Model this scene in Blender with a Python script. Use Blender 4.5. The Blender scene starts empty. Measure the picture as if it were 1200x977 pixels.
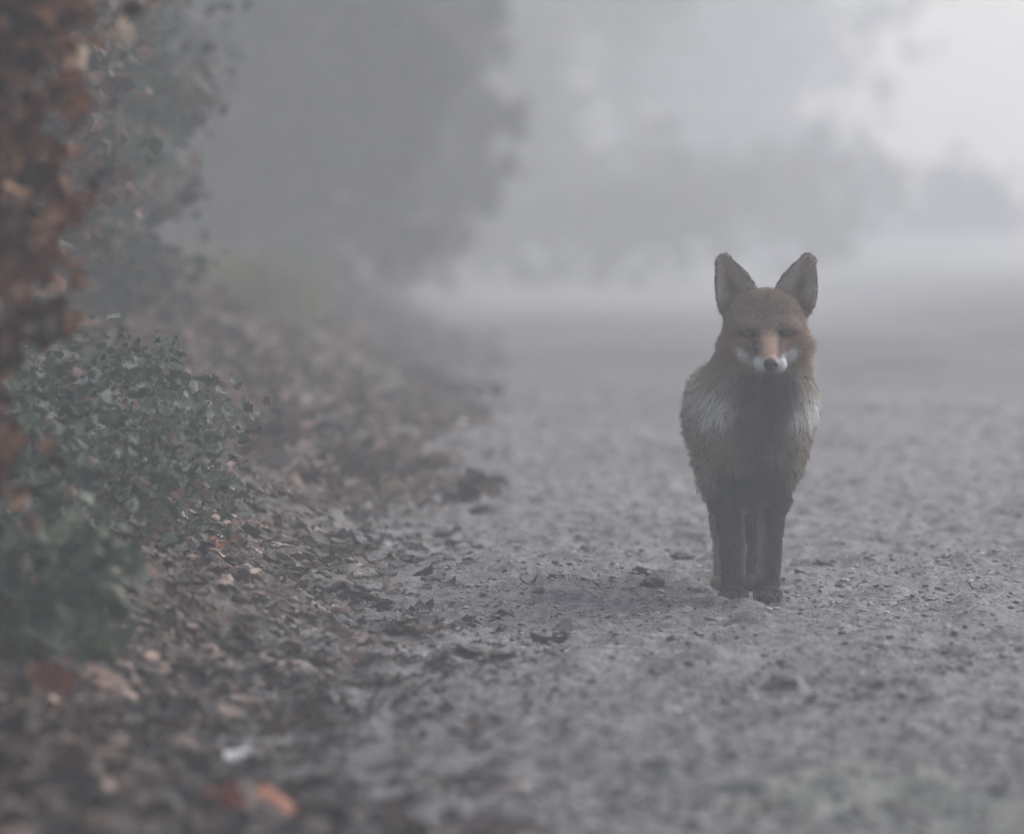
import bpy, math, random
import numpy as np
from mathutils import Vector
R = math.radians
random.seed(7)
rng = np.random.default_rng(11)
S = bpy.context.scene
COL = S.collection

# ------------------------------------------------------------------ framing helpers
CAM_H = 0.64; PXA = 1.1667e-4; HZ = 250.0
def at(px, py, d):
    """world point seen at photograph pixel (1200x977) at distance d"""
    return ((px-600)*PXA*d, d, CAM_H-(py-HZ)*PXA*d)

# ------------------------------------------------------------------ noise
class VNoise:
    def __init__(s, seed, n=64):
        s.n = n; s.g = np.random.default_rng(seed).random((n, n)).astype(np.float64)*2-1
    def __call__(s, x, y):
        xi = np.floor(x).astype(int); yi = np.floor(y).astype(int)
        fx = x-xi; fy = y-yi
        fx = fx*fx*(3-2*fx); fy = fy*fy*(3-2*fy)
        n = s.n; a = xi % n; b = yi % n; a1 = (a+1) % n; b1 = (b+1) % n
        g = s.g
        return (g[a, b]*(1-fx)+g[a1, b]*fx)*(1-fy)+(g[a, b1]*(1-fx)+g[a1, b1]*fx)*fy
N1, N2, N3, N4, N5, N6 = [VNoise(100+i, 128) for i in range(6)]
def sstep(a, b, x):
    t = np.clip((x-a)/(b-a), 0, 1); return t*t*(3-2*t)

def edge_x(Y):
    return -0.205+0.10*N1(Y*0.35+3, Y*0+1.5)+0.05*N2(Y*1.3, Y*0+7.5)

FOXZ = 0.0; FOX0 = 0.0
def height(X, Y, fine=True):
    X = np.asarray(X, float); Y = np.asarray(Y, float)
    s = edge_x(Y)-X
    nearf = 0.45+0.55*sstep(6, 12, Y)
    z = 0.43*sstep(0, 1.15, s)*nearf + 0.35*sstep(1.1, 5, s)
    # right verge
    z = z + 0.25*sstep(2.4, 4.5, X)
    # the path runs over a low crest and dips into a hollow beyond
    z = z - 0.17*sstep(23, 46, Y+6*N4(X*0.5, X*0+3)) + 0.25*sstep(85, 125, Y) + 0.3*sstep(120, 200, Y)
    z = z + 0.035*N1(X*0.9+11, Y*0.33+5) * sstep(5, 16, Y)
    z = z + 0.022*N2(X*2.1+1, Y*1.4+9)*np.exp(-((Y-12)/40)**2)
    z = z - FOX0*np.exp(-((X-0.39)/1.6)**2-((Y-12)/3.5)**2)
    if fine:
        near = 1.0-sstep(30, 45, Y)
        z = z + near*(0.004*N3(X*7, Y*5)+0.0032*N4(X*19, Y*14)+0.0052*N5(X*46, Y*36)+0.0055*N6(X*95, Y*70))
        # scattered pits and clods
        p = N2(X*11+40, Y*8+3)
        z = z + near*0.016*np.clip(p-0.45, 0, 1)*2 - near*0.014*np.clip(-p-0.5, 0, 1)*2
        # paws press the grit flat
        for mx_, my_ in ((0.364, 11.95), (0.420, 11.95), (0.354, 12.41), (0.409, 12.41)):
            m = np.exp(-(((X-mx_)/0.034)**2+((Y-my_)/0.085)**2)**2)
            z = z*(1-m)+m*FOXZ
    return z

FOX0 = float(height(np.array([0.39]), np.array([12.0]), False)[0])

# ------------------------------------------------------------------ mesh helpers
def mesh_np(name, V, F, mat, parent=None, col=None, smooth=True):
    """V (n,3), F (m,k) k=3|4"""
    V = np.asarray(V, np.float32).reshape(-1, 3); F = np.asarray(F, np.int32)
    me = bpy.data.meshes.new(name)
    k = F.shape[1]
    me.vertices.add(len(V)); me.vertices.foreach_set('co', V.ravel())
    me.loops.add(F.size); me.loops.foreach_set('vertex_index', F.ravel())
    me.polygons.add(len(F)); me.polygons.foreach_set('loop_start', np.arange(0, F.size, k, dtype=np.int32))
    me.polygons.foreach_set('use_smooth', np.full(len(F), smooth))
    me.update(calc_edges=True); me.validate()
    if col is not None:
        a = me.color_attributes.new('Col', 'FLOAT_COLOR', 'POINT')
        c = np.ones((len(V), 4), np.float32); c[:, :3] = col
        a.data.foreach_set('color', c.ravel())
    me.materials.append(mat)
    o = bpy.data.objects.new(name, me); COL.objects.link(o)
    if parent: o.parent = parent
    return o

def empty(name, loc=(0, 0, 0), rz=0):
    o = bpy.data.objects.new(name, None); COL.objects.link(o)
    o.location = loc; o.rotation_euler.z = rz; o.empty_display_size = 0.1
    return o
def tag(o, label=None, cat=None, group=None, kind=None):
    if label: o['label'] = label
    if cat: o['category'] = cat
    if group: o['group'] = group
    if kind: o['kind'] = kind
    return o
def copy_tree(o, parent=None):
    c = o.copy(); COL.objects.link(c)
    if parent: c.parent = parent
    for ch in list(o.children): copy_tree(ch, c)
    return c

class Geo:
    def __init__(s): s.V = []; s.F = []; s.C = []; s.n = 0
    def add(s, V, F, c=(1, 1, 1)):
        V = np.asarray(V, float).reshape(-1, 3)
        s.V.append(V); s.F.append(np.asarray(F, int)+s.n); s.n += len(V)
        c = np.asarray(c, float)
        s.C.append(np.broadcast_to(c, (len(V), 3)) if c.ndim == 1 else c)
    def build(s, name, mat, parent=None):
        return mesh_np(name, np.vstack(s.V), np.vstack(s.F), mat, parent, np.vstack(s.C))

def tube(g, pts, radii, c=(1, 1, 1), sides=6):
    pts = np.asarray(pts, float); n = len(pts)
    d = np.gradient(pts, axis=0); d /= np.linalg.norm(d, axis=1)[:, None]+1e-9
    up = np.array([0.31, 0.9, 0.2]); 
    a = np.cross(d, up); a /= np.linalg.norm(a, axis=1)[:, None]+1e-9
    b = np.cross(d, a)
    th = np.linspace(0, 2*np.pi, sides, endpoint=False)
    V = pts[:, None, :]+np.asarray(radii)[:, None, None]*(np.cos(th)[None, :, None]*a[:, None, :]+np.sin(th)[None, :, None]*b[:, None, :])
    F = []
    for i in range(n-1):
        for j in range(sides):
            F.append((i*sides+j, i*sides+(j+1) % sides, (i+1)*sides+(j+1) % sides, (i+1)*sides+j))
    g.add(V.reshape(-1, 3), F, c)

# leaf factory: every leaf is a folded, curled blade with its own outline
PROF = {
 'beech': np.array([0.04, 0.62, 0.95, 1.0, 0.80, 0.42, 0.02]),
 'oak':   np.array([0.06, 0.55, 0.38, 0.95, 0.55, 1.0, 0.60, 0.85, 0.05]),
 'maple': np.array([0.05, 0.95, 0.45, 1.25, 0.50, 0.62, 0.02]),
 'ivy':   np.array([0.30, 1.05, 0.90, 0.62, 0.30, 0.02]),
 'blade': np.array([0.7, 1.0, 0.9, 0.6, 0.04]),
}
def leaf_batch(g, P, L, kind, normal, yaw, col, wr=0.33, curl=0.5, fold=0.3, rnd=rng):
    """P (n,3) base points, L (n,) lengths, normal (n,3), yaw (n,), col (n,3)"""
    n = len(P)
    if n == 0: return
    w = PROF[kind]; m = len(w); t = np.linspace(0, 1, m)
    W = w[None, :]*wr*L[:, None]*rnd.uniform(0.75, 1.25, (n, 1))*rnd.uniform(0.85, 1.15, (n, m))
    cu = curl*rnd.normal(0.3, 1, (n, 1)); fo = fold*rnd.normal(0.3, 1, (n, 1))
    tw = rnd.normal(0, 0.5, (n, 1))*curl
    x = L[:, None]*t[None, :]
    zc = cu*L[:, None]*(t[None, :]-0.5)**2*1.4
    bend = rnd.normal(0, 0.12, (n, 1))*L[:, None]*np.sin(t*np.pi)[None, :]
    local = np.zeros((n, m, 3, 3))
    for k, sgn in enumerate((-1, 0, 1)):
        ang = tw*(t[None, :]-0.5)*2
        local[:, :, k, 0] = x - L[:, None]*0.5
        local[:, :, k, 1] = sgn*W*np.cos(ang)+bend
        local[:, :, k, 2] = zc + abs(sgn)*W*fo*1.2 + sgn*W*np.sin(ang) + (rnd.normal(0, 0.04, (n, m))*L[:, None] if sgn else 0)
    nz = normal/(np.linalg.norm(normal, axis=1)[:, None]+1e-9)
    ref = np.stack([np.cos(yaw), np.sin(yaw), np.zeros(n)], 1)
    ax = ref-nz*(ref*nz).sum(1)[:, None]; ax /= np.linalg.norm(ax, axis=1)[:, None]+1e-9
    ay = np.cross(nz, ax)
    M = np.stack([ax, ay, nz], 1)     # rows
    V = np.einsum('nmki,nij->nmkj', local, M)+P[:, None, None, :]
    i = np.arange(m-1)
    q = []
    for k in (0, 1):
        q.append(np.stack([i*3+k, (i+1)*3+k, (i+1)*3+k+1, i*3+k+1], 1))
    q = np.vstack(q)
    F = (np.arange(n)[:, None, None]*(m*3)+q[None]).reshape(-1, 4)
    C = np.repeat(col, m*3, axis=0)
    g.add(V.reshape(-1, 3), F, C)

def pick(pal, wts, n, jit=0.18, rnd=rng):
    pal = np.array(pal); idx = rnd.choice(len(pal), n, p=np.array(wts)/sum(wts))
    c = pal[idx]*rnd.uniform(1-jit, 1+jit, (n, 1))*rnd.uniform(0.93, 1.07, (n, 3))
    return c
DEAD = [(0.055, 0.030, 0.024), (0.095, 0.054, 0.043), (0.23, 0.155, 0.128), (0.46, 0.345, 0.29), (0.03, 0.019, 0.018), (0.009, 0.008, 0.009)]  # dead leaf tones; the dark ones deepened in place of shade on near litter

# ------------------------------------------------------------------ materials
def new_mat(name):
    m = bpy.data.materials.new(name); m.use_nodes = True
    nt = m.node_tree; b = nt.nodes['Principled BSDF']
    return m, nt, b
def node(nt, t, **k):
    n = nt.nodes.new(t)
    for a, v in k.items(): setattr(n, a, v)
    return n
def mat_leaf(name, rough=0.7, trans=0.3, mottling=0.4):
    m, nt, b = new_mat(name)
    at_ = node(nt, 'ShaderNodeAttribute', attribute_name='Col')
    tc = node(nt, 'ShaderNodeNewGeometry')
    nz = node(nt, 'ShaderNodeTexNoise'); nz.inputs['Scale'].default_value = 90; nz.inputs['Detail'].default_value = 4
    nt.links.new(tc.outputs['Position'], nz.inputs['Vector'])
    mr = node(nt, 'ShaderNodeMapRange'); mr.inputs[1].default_value = 0.3; mr.inputs[2].default_value = 0.7
    mr.inputs[3].default_value = 1-mottling; mr.inputs[4].default_value = 1+mottling
    nt.links.new(nz.outputs['Fac'], mr.inputs[0])
    mx = node(nt, 'ShaderNodeVectorMath', operation='SCALE')
    nt.links.new(at_.outputs['Color'], mx.inputs[0]); nt.links.new(mr.outputs[0], mx.inputs['Scale'])
    nt.links.new(mx.outputs[0], b.inputs['Base Color'])
    b.inputs['Roughness'].default_value = rough
    b.inputs['Specular IOR Level'].default_value = 0.22
    tr = node(nt, 'ShaderNodeBsdfTranslucent'); nt.links.new(mx.outputs[0], tr.inputs['Color'])
    ms = node(nt, 'ShaderNodeMixShader'); ms.inputs[0].default_value = trans
    out = nt.nodes['Material Output']
    nt.links.new(b.outputs[0], ms.inputs[1]); nt.links.new(tr.outputs[0], ms.inputs[2]); nt.links.new(ms.outputs[0], out.inputs['Surface'])
    return m
M_dead = mat_leaf('dead_leaf', 0.72, 0.18)
M_green = mat_leaf('green_leaf', 0.62, 0.3)
def mat_bark():
    m, nt, b = new_mat('bark')
    tc = node(nt, 'ShaderNodeTexCoord')
    mp = node(nt, 'ShaderNodeMapping'); mp.inputs['Scale'].default_value = (9, 9, 1.6)
    nt.links.new(tc.outputs['Object'], mp.inputs[0])
    nz = node(nt, 'ShaderNodeTexNoise'); nz.inputs['Scale'].default_value = 2; nz.inputs['Detail'].default_value = 8
    nt.links.new(mp.outputs[0], nz.inputs['Vector'])
    cr = node(nt, 'ShaderNodeValToRGB')
    cr.color_ramp.elements[0].color = (0.03, 0.025, 0.022, 1); cr.color_ramp.elements[0].position = 0.3
    cr.color_ramp.elements[1].color = (0.15, 0.13, 0.11, 1); cr.color_ramp.elements[1].position = 0.75
    nt.links.new(nz.outputs[0], cr.inputs[0]); nt.links.new(cr.outputs[0], b.inputs['Base Color'])
    bp = node(nt, 'ShaderNodeBump'); bp.inputs['Strength'].default_value = 0.6; bp.inputs['Distance'].default_value = 0.02
    nt.links.new(nz.outputs[0], bp.inputs['Height']); nt.links.new(bp.outputs[0], b.inputs['Normal'])
    b.inputs['Roughness'].default_value = 0.85
    return m
M_bark = mat_bark()

def mat_ground():
    m, nt, b = new_mat('wet_track')
    L = nt.links.new
    geo = node(nt, 'ShaderNodeNewGeometry')
    def noise(sc, det, rough=0.6, vec=(1, 1, 1)):
        mp = node(nt, 'ShaderNodeMapping'); mp.inputs['Scale'].default_value = vec
        L(geo.outputs['Position'], mp.inputs[0])
        n = node(nt, 'ShaderNodeTexNoise'); n.inputs['Scale'].default_value = sc; n.inputs['Detail'].default_value = det
        n.inputs['Roughness'].default_value = rough
        L(mp.outputs[0], n.inputs['Vector']); return n
    def ramp(src, stops):
        r = node(nt, 'ShaderNodeValToRGB'); e = r.color_ramp.elements
        e[0].position, e[0].color = stops[0][0], (*stops[0][1], 1); e[1].position, e[1].color = stops[-1][0], (*stops[-1][1], 1)
        for p, c in stops[1:-1]:
            q = e.new(p); q.color = (*c, 1)
        L(src, r.inputs[0]); return r
    big = noise(0.9, 3, 0.5, (1, 0.5, 1)); mid = noise(9, 5, 0.65, (1, 0.8, 1)); fin = noise(75, 6, 0.7)
    c1 = ramp(fin.outputs[0], [(0.30, (0.06, 0.06, 0.067)), (0.5, (0.185, 0.182, 0.195)), (0.62, (0.30, 0.295, 0.31)), (0.75, (0.48, 0.47, 0.47))])
    c2 = ramp(mid.outputs[0], [(0.32, (0.42, 0.42, 0.45)), (0.62, (1.15, 1.13, 1.14))])
    mul = node(nt, 'ShaderNodeMix', data_type='RGBA', blend_type='MULTIPLY'); mul.inputs[0].default_value = 1
    L(c1.outputs[0], mul.inputs[6]); L(c2.outputs[0], mul.inputs[7])
    c3 = ramp(big.outputs[0], [(0.38, (0.72, 0.73, 0.76)), (0.62, (1.1, 1.1, 1.08))])
    mul2 = node(nt, 'ShaderNodeMix', data_type='RGBA', blend_type='MULTIPLY'); mul2.inputs[0].default_value = 1
    L(mul.outputs[2], mul2.inputs[6]); L(c3.outputs[0], mul2.inputs[7])
    # soil under the leaf litter, kept as an attribute of the terrain
    a = node(nt, 'ShaderNodeAttribute', attribute_name='Col')
    sx = node(nt, 'ShaderNodeSeparateColor'); L(a.outputs['Color'], sx.inputs[0])
    soil = ramp(mid.outputs[0], [(0.35, (0.022, 0.015, 0.013)), (0.65, (0.085, 0.06, 0.05))])
    mx = node(nt, 'ShaderNodeMix', data_type='RGBA'); L(sx.outputs[0], mx.inputs[0]); L(mul2.outputs[2], mx.inputs[6]); L(soil.outputs[0], mx.inputs[7])
    moss_foglight_ramp = ramp(mid.outputs[0], [(0.45, (0.16, 0.18, 0.155)), (0.7, (0.26, 0.29, 0.24))])  # pale green, also carries the painted lightening of the near track
    mx2 = node(nt, 'ShaderNodeMix', data_type='RGBA'); L(sx.outputs[1], mx2.inputs[0]); L(mx.outputs[2], mx2.inputs[6]); L(moss_foglight_ramp.outputs[0], mx2.inputs[7])
    L(mx2.outputs[2], b.inputs['Base Color'])
    rr = node(nt, 'ShaderNodeMapRange'); rr.inputs[1].default_value = 0.35; rr.inputs[2].default_value = 0.65; rr.inputs[3].default_value = 0.5; rr.inputs[4].default_value = 0.8
    L(mid.outputs[0], rr.inputs[0]); L(rr.outputs[0], b.inputs['Roughness'])
    b.inputs['Specular IOR Level'].default_value = 0.3
    bp = node(nt, 'ShaderNodeBump'); bp.inputs['Strength'].default_value = 1.0; bp.inputs['Distance'].default_value = 0.01
    L(fin.outputs[0], bp.inputs['Height']); L(bp.outputs[0], b.inputs['Normal'])
    return m
M_ground = mat_ground()

def mat_stone():
    m, nt, b = new_mat('grit')
    L = nt.links.new
    a = node(nt, 'ShaderNodeAttribute', attribute_name='Col'); L(a.outputs['Color'], b.inputs['Base Color'])
    geo = node(nt, 'ShaderNodeNewGeometry')
    n = node(nt, 'ShaderNodeTexNoise'); n.inputs['Scale'].default_value = 150; n.inputs['Detail'].default_value = 4
    L(geo.outputs['Position'], n.inputs['Vector'])
    bp = node(nt, 'ShaderNodeBump'); bp.inputs['Strength'].default_value = 0.7; bp.inputs['Distance'].default_value = 0.004
    L(n.outputs[0], bp.inputs['Height']); L(bp.outputs[0], b.inputs['Normal'])
    b.inputs['Roughness'].default_value = 0.65
    return m
M_stone = mat_stone()

# ------------------------------------------------------------------ ground
def spaced(segs):
    out = []
    for a, b, st in segs: out.append(np.arange(a, b, st))
    return np.concatenate(out+[[segs[-1][1]]])
gx = spaced([(-70, -10, 6), (-10, -3, 1.0), (-3, -1.3, 0.1), (-1.3, 1.7, 0.013), (1.7, 3, 0.06), (3, 10, 0.7), (10, 70, 6)])
gy = spaced([(-30, 3, 3), (3, 5.4, 0.2), (5.4, 16, 0.014), (16, 34, 0.03), (34, 60, 0.3), (60, 168, 2)])
XX, YY = np.meshgrid(gx, gy)
ZZ = height(XX, YY)
V = np.stack([XX.ravel(), YY.ravel(), ZZ.ravel()], 1)
nx, ny = len(gx), len(gy)
i = np.arange((ny-1)*(nx-1)); r_, c_ = i//(nx-1), i % (nx-1); q = r_*nx+c_
F = np.stack([q, q+1, q+nx+1, q+nx], 1)
sv = sstep(-0.05, 0.30, edge_x(YY)-XX+0.12*N3(XX*6, YY*4))
moss_foglight = sstep(0.1, 0.7, N4(XX*3+5, YY*2.2)+1.1*sstep(9.4, 7.4, YY)*sstep(-0.1, 0.35, XX))*0.75*sstep(9.4, 7.6, YY)*sstep(0.05, 0.4, XX)  # green patches, plus painted fog light paling the near right track
moss_foglight = np.maximum(moss_foglight, 0.8*sstep(55, 80, YY)*sstep(0, 0.4, N5(XX*0.2, YY*0.05)))
gc = np.stack([sv.ravel(), moss_foglight.ravel(), 0*sv.ravel()], 1)
ground = mesh_np('ground', V, F, M_ground, col=gc)
tag(ground, kind='structure')

def hz(x, y): return float(height(np.array([x]), np.array([y]))[0])

# gravel and crumbs of earth lying on the track
ico_v, ico_f = [], []
ph = (1+5**.5)/2
ico_v = np.array([(-1, ph, 0), (1, ph, 0), (-1, -ph, 0), (1, -ph, 0), (0, -1, ph), (0, 1, ph), (0, -1, -ph), (0, 1, -ph), (ph, 0, -1), (ph, 0, 1), (-ph, 0, -1), (-ph, 0, 1)])/1.9
ico_f = np.array([(0, 11, 5), (0, 5, 1), (0, 1, 7), (0, 7, 10), (0, 10, 11), (1, 5, 9), (5, 11, 4), (11, 10, 2), (10, 7, 6), (7, 1, 8), (3, 9, 4), (3, 4, 2), (3, 2, 6), (3, 6, 8), (3, 8, 9), (4, 9, 5), (2, 4, 11), (6, 2, 10), (8, 6, 7), (9, 8, 1)])
def pebbles(n, x0, x1, y0, y1, s0, s1, name):
    y = 1/rng.uniform(1/y1, 1/y0, n)
    x = rng.uniform(x0, x1, n)*np.clip(y/12, 0.6, 2)
    # keep a clear spot under the paws
    k = ~((abs(x-0.39) < 0.055) & (abs(y-11.99) < 0.04))
    x, y = x[k], y[k]; n = len(x)
    cl = N3(x*5+2, y*3); k = rng.random(n) < 0.35+0.9*np.clip(cl+0.35, 0, 1); x, y = x[k], y[k]; n = len(x)
    z = height(x, y)
    s = s0+(s1-s0)*rng.random(n)**4
    sc = rng.uniform(0.6, 1.3, (n, 1, 3))*s[:, None, None]; sc[:, :, 2] *= 0.42
    v = ico_v[None]*(1+rng.normal(0, 0.16, (n, 12, 1)))*sc
    a = rng.uniform(0, 6.28, n); ca, sa = np.cos(a)[:, None], np.sin(a)[:, None]
    vx = v[:, :, 0]*ca-v[:, :, 1]*sa; vy = v[:, :, 0]*sa+v[:, :, 1]*ca
    v = np.stack([vx+x[:, None], vy+y[:, None], v[:, :, 2]+z[:, None]+s[:, None]*0.12], 2)
    f = (np.arange(n)[:, None, None]*12+ico_f[None]).reshape(-1, 3)
    c = pick([(0.09, 0.088, 0.092), (0.17, 0.167, 0.172), (0.27, 0.265, 0.265), (0.46, 0.45, 0.45), (0.15, 0.12, 0.10)], [1.5, 6, 5, 1.6, .8], n)
    o = mesh_np(name, v.reshape(-1, 3), f, M_stone, col=np.repeat(c, 12, 0), smooth=False)
    return tag(o, kind='stuff')
pebbles(95000, -0.45, 1.3, 6.5, 32, 0.0018, 0.0082, 'gravel')

# ------------------------------------------------------------------ leaf litter
def litter():
    g = Geo()
    spec = [('beech', 13000, 0.30), ('oak', 13000, 0.30), ('maple', 1300, 0.32), ('blade', 4000, 0.15)]
    for kind, n, wr in spec:
        y = 1/rng.uniform(1/36, 1/5.3, n)
        s = rng.uniform(-0.35, 1.25, n)**1.0*np.clip(y/12, 0.75, 1.6)
        keep = rng.random(n) < sstep(-0.34, 0.30, s+0.12*N2(y*2.3, s*3))**1.4
        y, s = y[keep], s[keep]; n = len(y)
        x = edge_x(y)-s
        L = rng.uniform(0.014, 0.056, n)*np.where(rng.random(n) < 0.1, 1.35, 1)*(1+0.35*sstep(9.5, 7.5, y))
        z = height(x, y)+rng.uniform(0.002, 0.022, n)*sstep(-0.1, 0.4, s)+0.004
        e = 0.03
        nx_ = -(height(x+e, y, False)-height(x-e, y, False))/(2*e)
        nrm = np.stack([nx_, 0*nx_, 1+0*nx_], 1)+rng.normal(0, 0.2, (n, 3))*[1, 1, 0.1]
        # redder and paler drifts further up the bank
        far = sstep(15, 22, y)[:, None]
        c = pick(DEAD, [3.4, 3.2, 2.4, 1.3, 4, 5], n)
        c2 = pick([(0.19, 0.115, 0.09), (0.13, 0.078, 0.062), (0.34, 0.24, 0.195), (0.05, 0.032, 0.028)], [4, 4, 2, 3], n)
        c = np.where(rng.random((n, 1)) < far*0.8, c2, c)
        # damp, earth-stained leaves towards the track
        edgef = (1-sstep(0.0, 0.45, s))[:, None]
        c = c*(1-edgef*0.45)+np.array([0.11, 0.105, 0.11])*edgef*0.45
        leaf_batch(g, np.stack([x, y, z], 1), L, kind, nrm, rng.uniform(0, 6.28, n), c, wr=wr, curl=0.4, fold=0.22)
    # drifts of larger leaves further along the bank
    n = 9000
    y = rng.uniform(15, 47, n); s = rng.uniform(-0.2, 1.5, n)*np.clip(y/18, 1, 1.6)
    k = rng.random(n) < sstep(-0.2, 0.3, s+0.15*N2(y, s*3)); y, s = y[k], s[k]; n = len(y); x = edge_x(y)-s
    P = np.stack([x, y, height(x, y)+rng.uniform(0.004, 0.04, n)], 1)
    leaf_batch(g, P, rng.uniform(0.05, 0.095, n), 'beech', rng.normal(0, 0.4, (n, 3))+[0.1, -0.2, 1], rng.uniform(0, 6.28, n),
               pick([(0.17, 0.105, 0.082), (0.12, 0.07, 0.058), (0.32, 0.22, 0.185), (0.05, 0.035, 0.032), (0.022, 0.02, 0.02)], [4, 4, 1.3, 3.5, 3.5], n), wr=0.36, curl=0.6, fold=0.35)
    # crumbs of leaf trodden into the track
    n = 1500
    y = 1/rng.uniform(1/30, 1/6.5, n); x = rng.uniform(-0.3, 1.3, n)*np.clip(y/12, .6, 2)
    k = ~((abs(x-0.39) < 0.06) & (abs(y-11.99) < 0.06)) & (rng.random(n) < 0.35+0.65*sstep(0.6, -0.2, x)); x, y = x[k], y[k]; n = len(x)
    P = np.stack([x, y, height(x, y)+0.004], 1)
    leaf_batch(g, P, rng.uniform(0.012, 0.03, n), 'beech', rng.normal(0, 0.15, (n, 3))+[0, 0, 1], rng.uniform(0, 6.28, n),
               pick([(0.05, 0.045, 0.05), (0.11, 0.085, 0.08), (0.28, 0.25, 0.24)], [4, 3, 1], n), wr=0.32, curl=0.35, fold=0.2)
    o = g.build('leaf_litter', M_dead)
    tag(o, kind='stuff')
litter()

# single leaves, clods and stones that can be picked out
def fallen_leaf(px, py, d, L, kind, c, label, yaw=0.2, tilt=(0, -0.35, 1), curl=0.5, wr=0.4, lift=0.018):
    x = (px-600)*PXA*d
    zz = hz(x, d)
    r = np.random.default_rng(int(px*7+py))
    g = Geo()
    leaf_batch(g, np.array([[0, 0, 0.0]]), np.array([L]), kind, np.array([tilt], float), np.array([yaw]), np.array([c]), wr=wr, curl=curl, fold=0.25, rnd=r)
    st = [(-L*0.5*math.cos(yaw)-k*L*0.10*math.cos(yaw), -L*0.5*math.sin(yaw)-k*L*0.1*math.sin(yaw), 0.002+0.004*k) for k in range(4)]
    root = g.build('fallen_leaf', M_dead)
    root.location = (x, d, zz+lift)
    s = Geo(); tube(s, st, [0.0016]*4, c=[v*0.7 for v in c], sides=5); s.build('stalk', M_dead, root)
    tag(root, label, 'leaf', 'single fallen leaves that stand out')
def ground_d(px, py):
    """distance at which the terrain shows at that pixel"""
    for d in np.arange(5.5, 60, 0.02):
        p = at(px, py, d)
        if hz(p[0], d) >= p[2]: return float(d)
    return 60
for px, py, L, kind, c, lab, yaw in [
    (250, 652, 0.062, 'maple', (0.36, 0.12, 0.06), 'bright rust orange fallen leaf lying on dull litter beside the green bramble', 0.1),
    (122, 822, 0.075, 'beech', (0.50, 0.34, 0.27), 'long pale pinkish tan fallen leaf in the near litter', -0.25),
    (278, 905, 0.045, 'beech', (0.78, 0.76, 0.74), 'small whitish fallen leaf near the bottom of the picture', -0.9),
    (312, 966, 0.075, 'maple', (0.50, 0.20, 0.12), 'large orange fallen leaf at the very bottom edge of the picture', 0.1),
    (255, 968, 0.055, 'beech', (0.22, 0.06, 0.04), 'dark red fallen leaf touching the orange leaf at the bottom edge', 1.2),
    (45, 830, 0.07, 'oak', (0.15, 0.045, 0.03), 'dark red brown leaf standing upright in the litter near the bottom corner', 1.4),
    (545, 436, 0.085, 'beech', (0.62, 0.46, 0.38), 'pale peach leaf at the edge of the litter where the track meets the fog', 0.1),
    (542, 502, 0.055, 'beech', (0.66, 0.62, 0.62), 'small whitish leaf alone on the litter edge left of the fox', 0.8),
    (170, 690, 0.06, 'oak', (0.38, 0.26, 0.22), 'pale curled oak leaf directly beneath the green bramble', 0.3),
    (262, 700, 0.05, 'oak', (0.42, 0.31, 0.27), 'pale tan oak leaf on dark litter below the rust orange leaf', 0.7),
]:
    d = ground_d(px, py)
    fallen_leaf(px, py, d, L, kind, c, lab, yaw, tilt=(0.15, -0.45, 1) if 'upright' not in lab else (0.6, -1, 0.2))

def clod(px, py, sx, sy, sz, c, label, seed, name='earth_clod', cat='clod', group='dark clods of earth on the ground'):
    d = ground_d(px, py); x = (px-600)*PXA*d
    import bmesh
    bm = bmesh.new(); bmesh.ops.create_icosphere(bm, subdivisions=4, radius=1)
    r = np.random.default_rng(seed); ns = [VNoise(seed*3+k, 32) for k in range(3)]
    for v in bm.verts:
        p = v.co.copy()
        n = sum(float(ns[k](np.array([p.x*f+9+p.z*f]), np.array([p.y*f+5-p.z*f*0.6]))[0])*a for k, (f, a) in enumerate([(1.6, .35), (4, .2), (10, .11)]))
        q = p*(1+n); v.co = (q.x*sx, q.y*sy, max(q.z, -0.4)*sz)
    me = bpy.data.meshes.new(name); bm.to_mesh(me); bm.free()
    me.polygons.foreach_set('use_smooth', [True]*len(me.polygons))
    a = me.color_attributes.new('Col', 'FLOAT_COLOR', 'POINT'); a.data.foreach_set('color', np.tile(np.array([*c, 1], np.float32), len(me.vertices)))
    me.materials.append(M_stone)
    o = bpy.data.objects.new(name, me); COL.objects.link(o); o.location = (x, d, hz(x, d)+sz*0.15)
    tag(o, label, cat, group)
clod(412, 703, 0.040, 0.035, 0.018, (0.035, 0.03, 0.032), 'dark flat clod of wet earth between the litter and the track', 5)
clod(322, 665, 0.030, 0.03, 0.016, (0.04, 0.034, 0.036), 'small dark clod just right of the rust orange leaf', 6)
clod(150, 857, 0.030, 0.03, 0.016, (0.012, 0.012, 0.016), 'black clod below the long pale leaf in the near litter', 7)
clod(765, 688, 0.020, 0.018, 0.011, (0.04, 0.04, 0.045), 'dark knobbly clod on the track just left of the fox paws', 8)
clod(752, 672, 0.013, 0.012, 0.009, (0.045, 0.045, 0.05), 'small crumb of dark earth behind the knobbly clod beside the fox', 9)
clod(545, 770, 0.030, 0.03, 0.012, (0.06, 0.055, 0.055), 'low dark lump on the track in front of the fox', 10)
clod(770, 905, 0.016, 0.016, 0.010, (0.06, 0.06, 0.065), 'out of focus dark stone low on the track, below the fox', 12, 'stone', 'stone', 'stones on the track')
clod(800, 655, 0.018, 0.014, 0.008, (0.06, 0.06, 0.065), 'small flat stone on the track close behind the knobbly clod', 14, 'stone', 'stone', 'stones on the track')
clod(970, 664, 0.022, 0.018, 0.008, (0.07, 0.07, 0.075), 'flat dark stone just right of the fox legs', 15, 'stone', 'stone', 'stones on the track')

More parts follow.
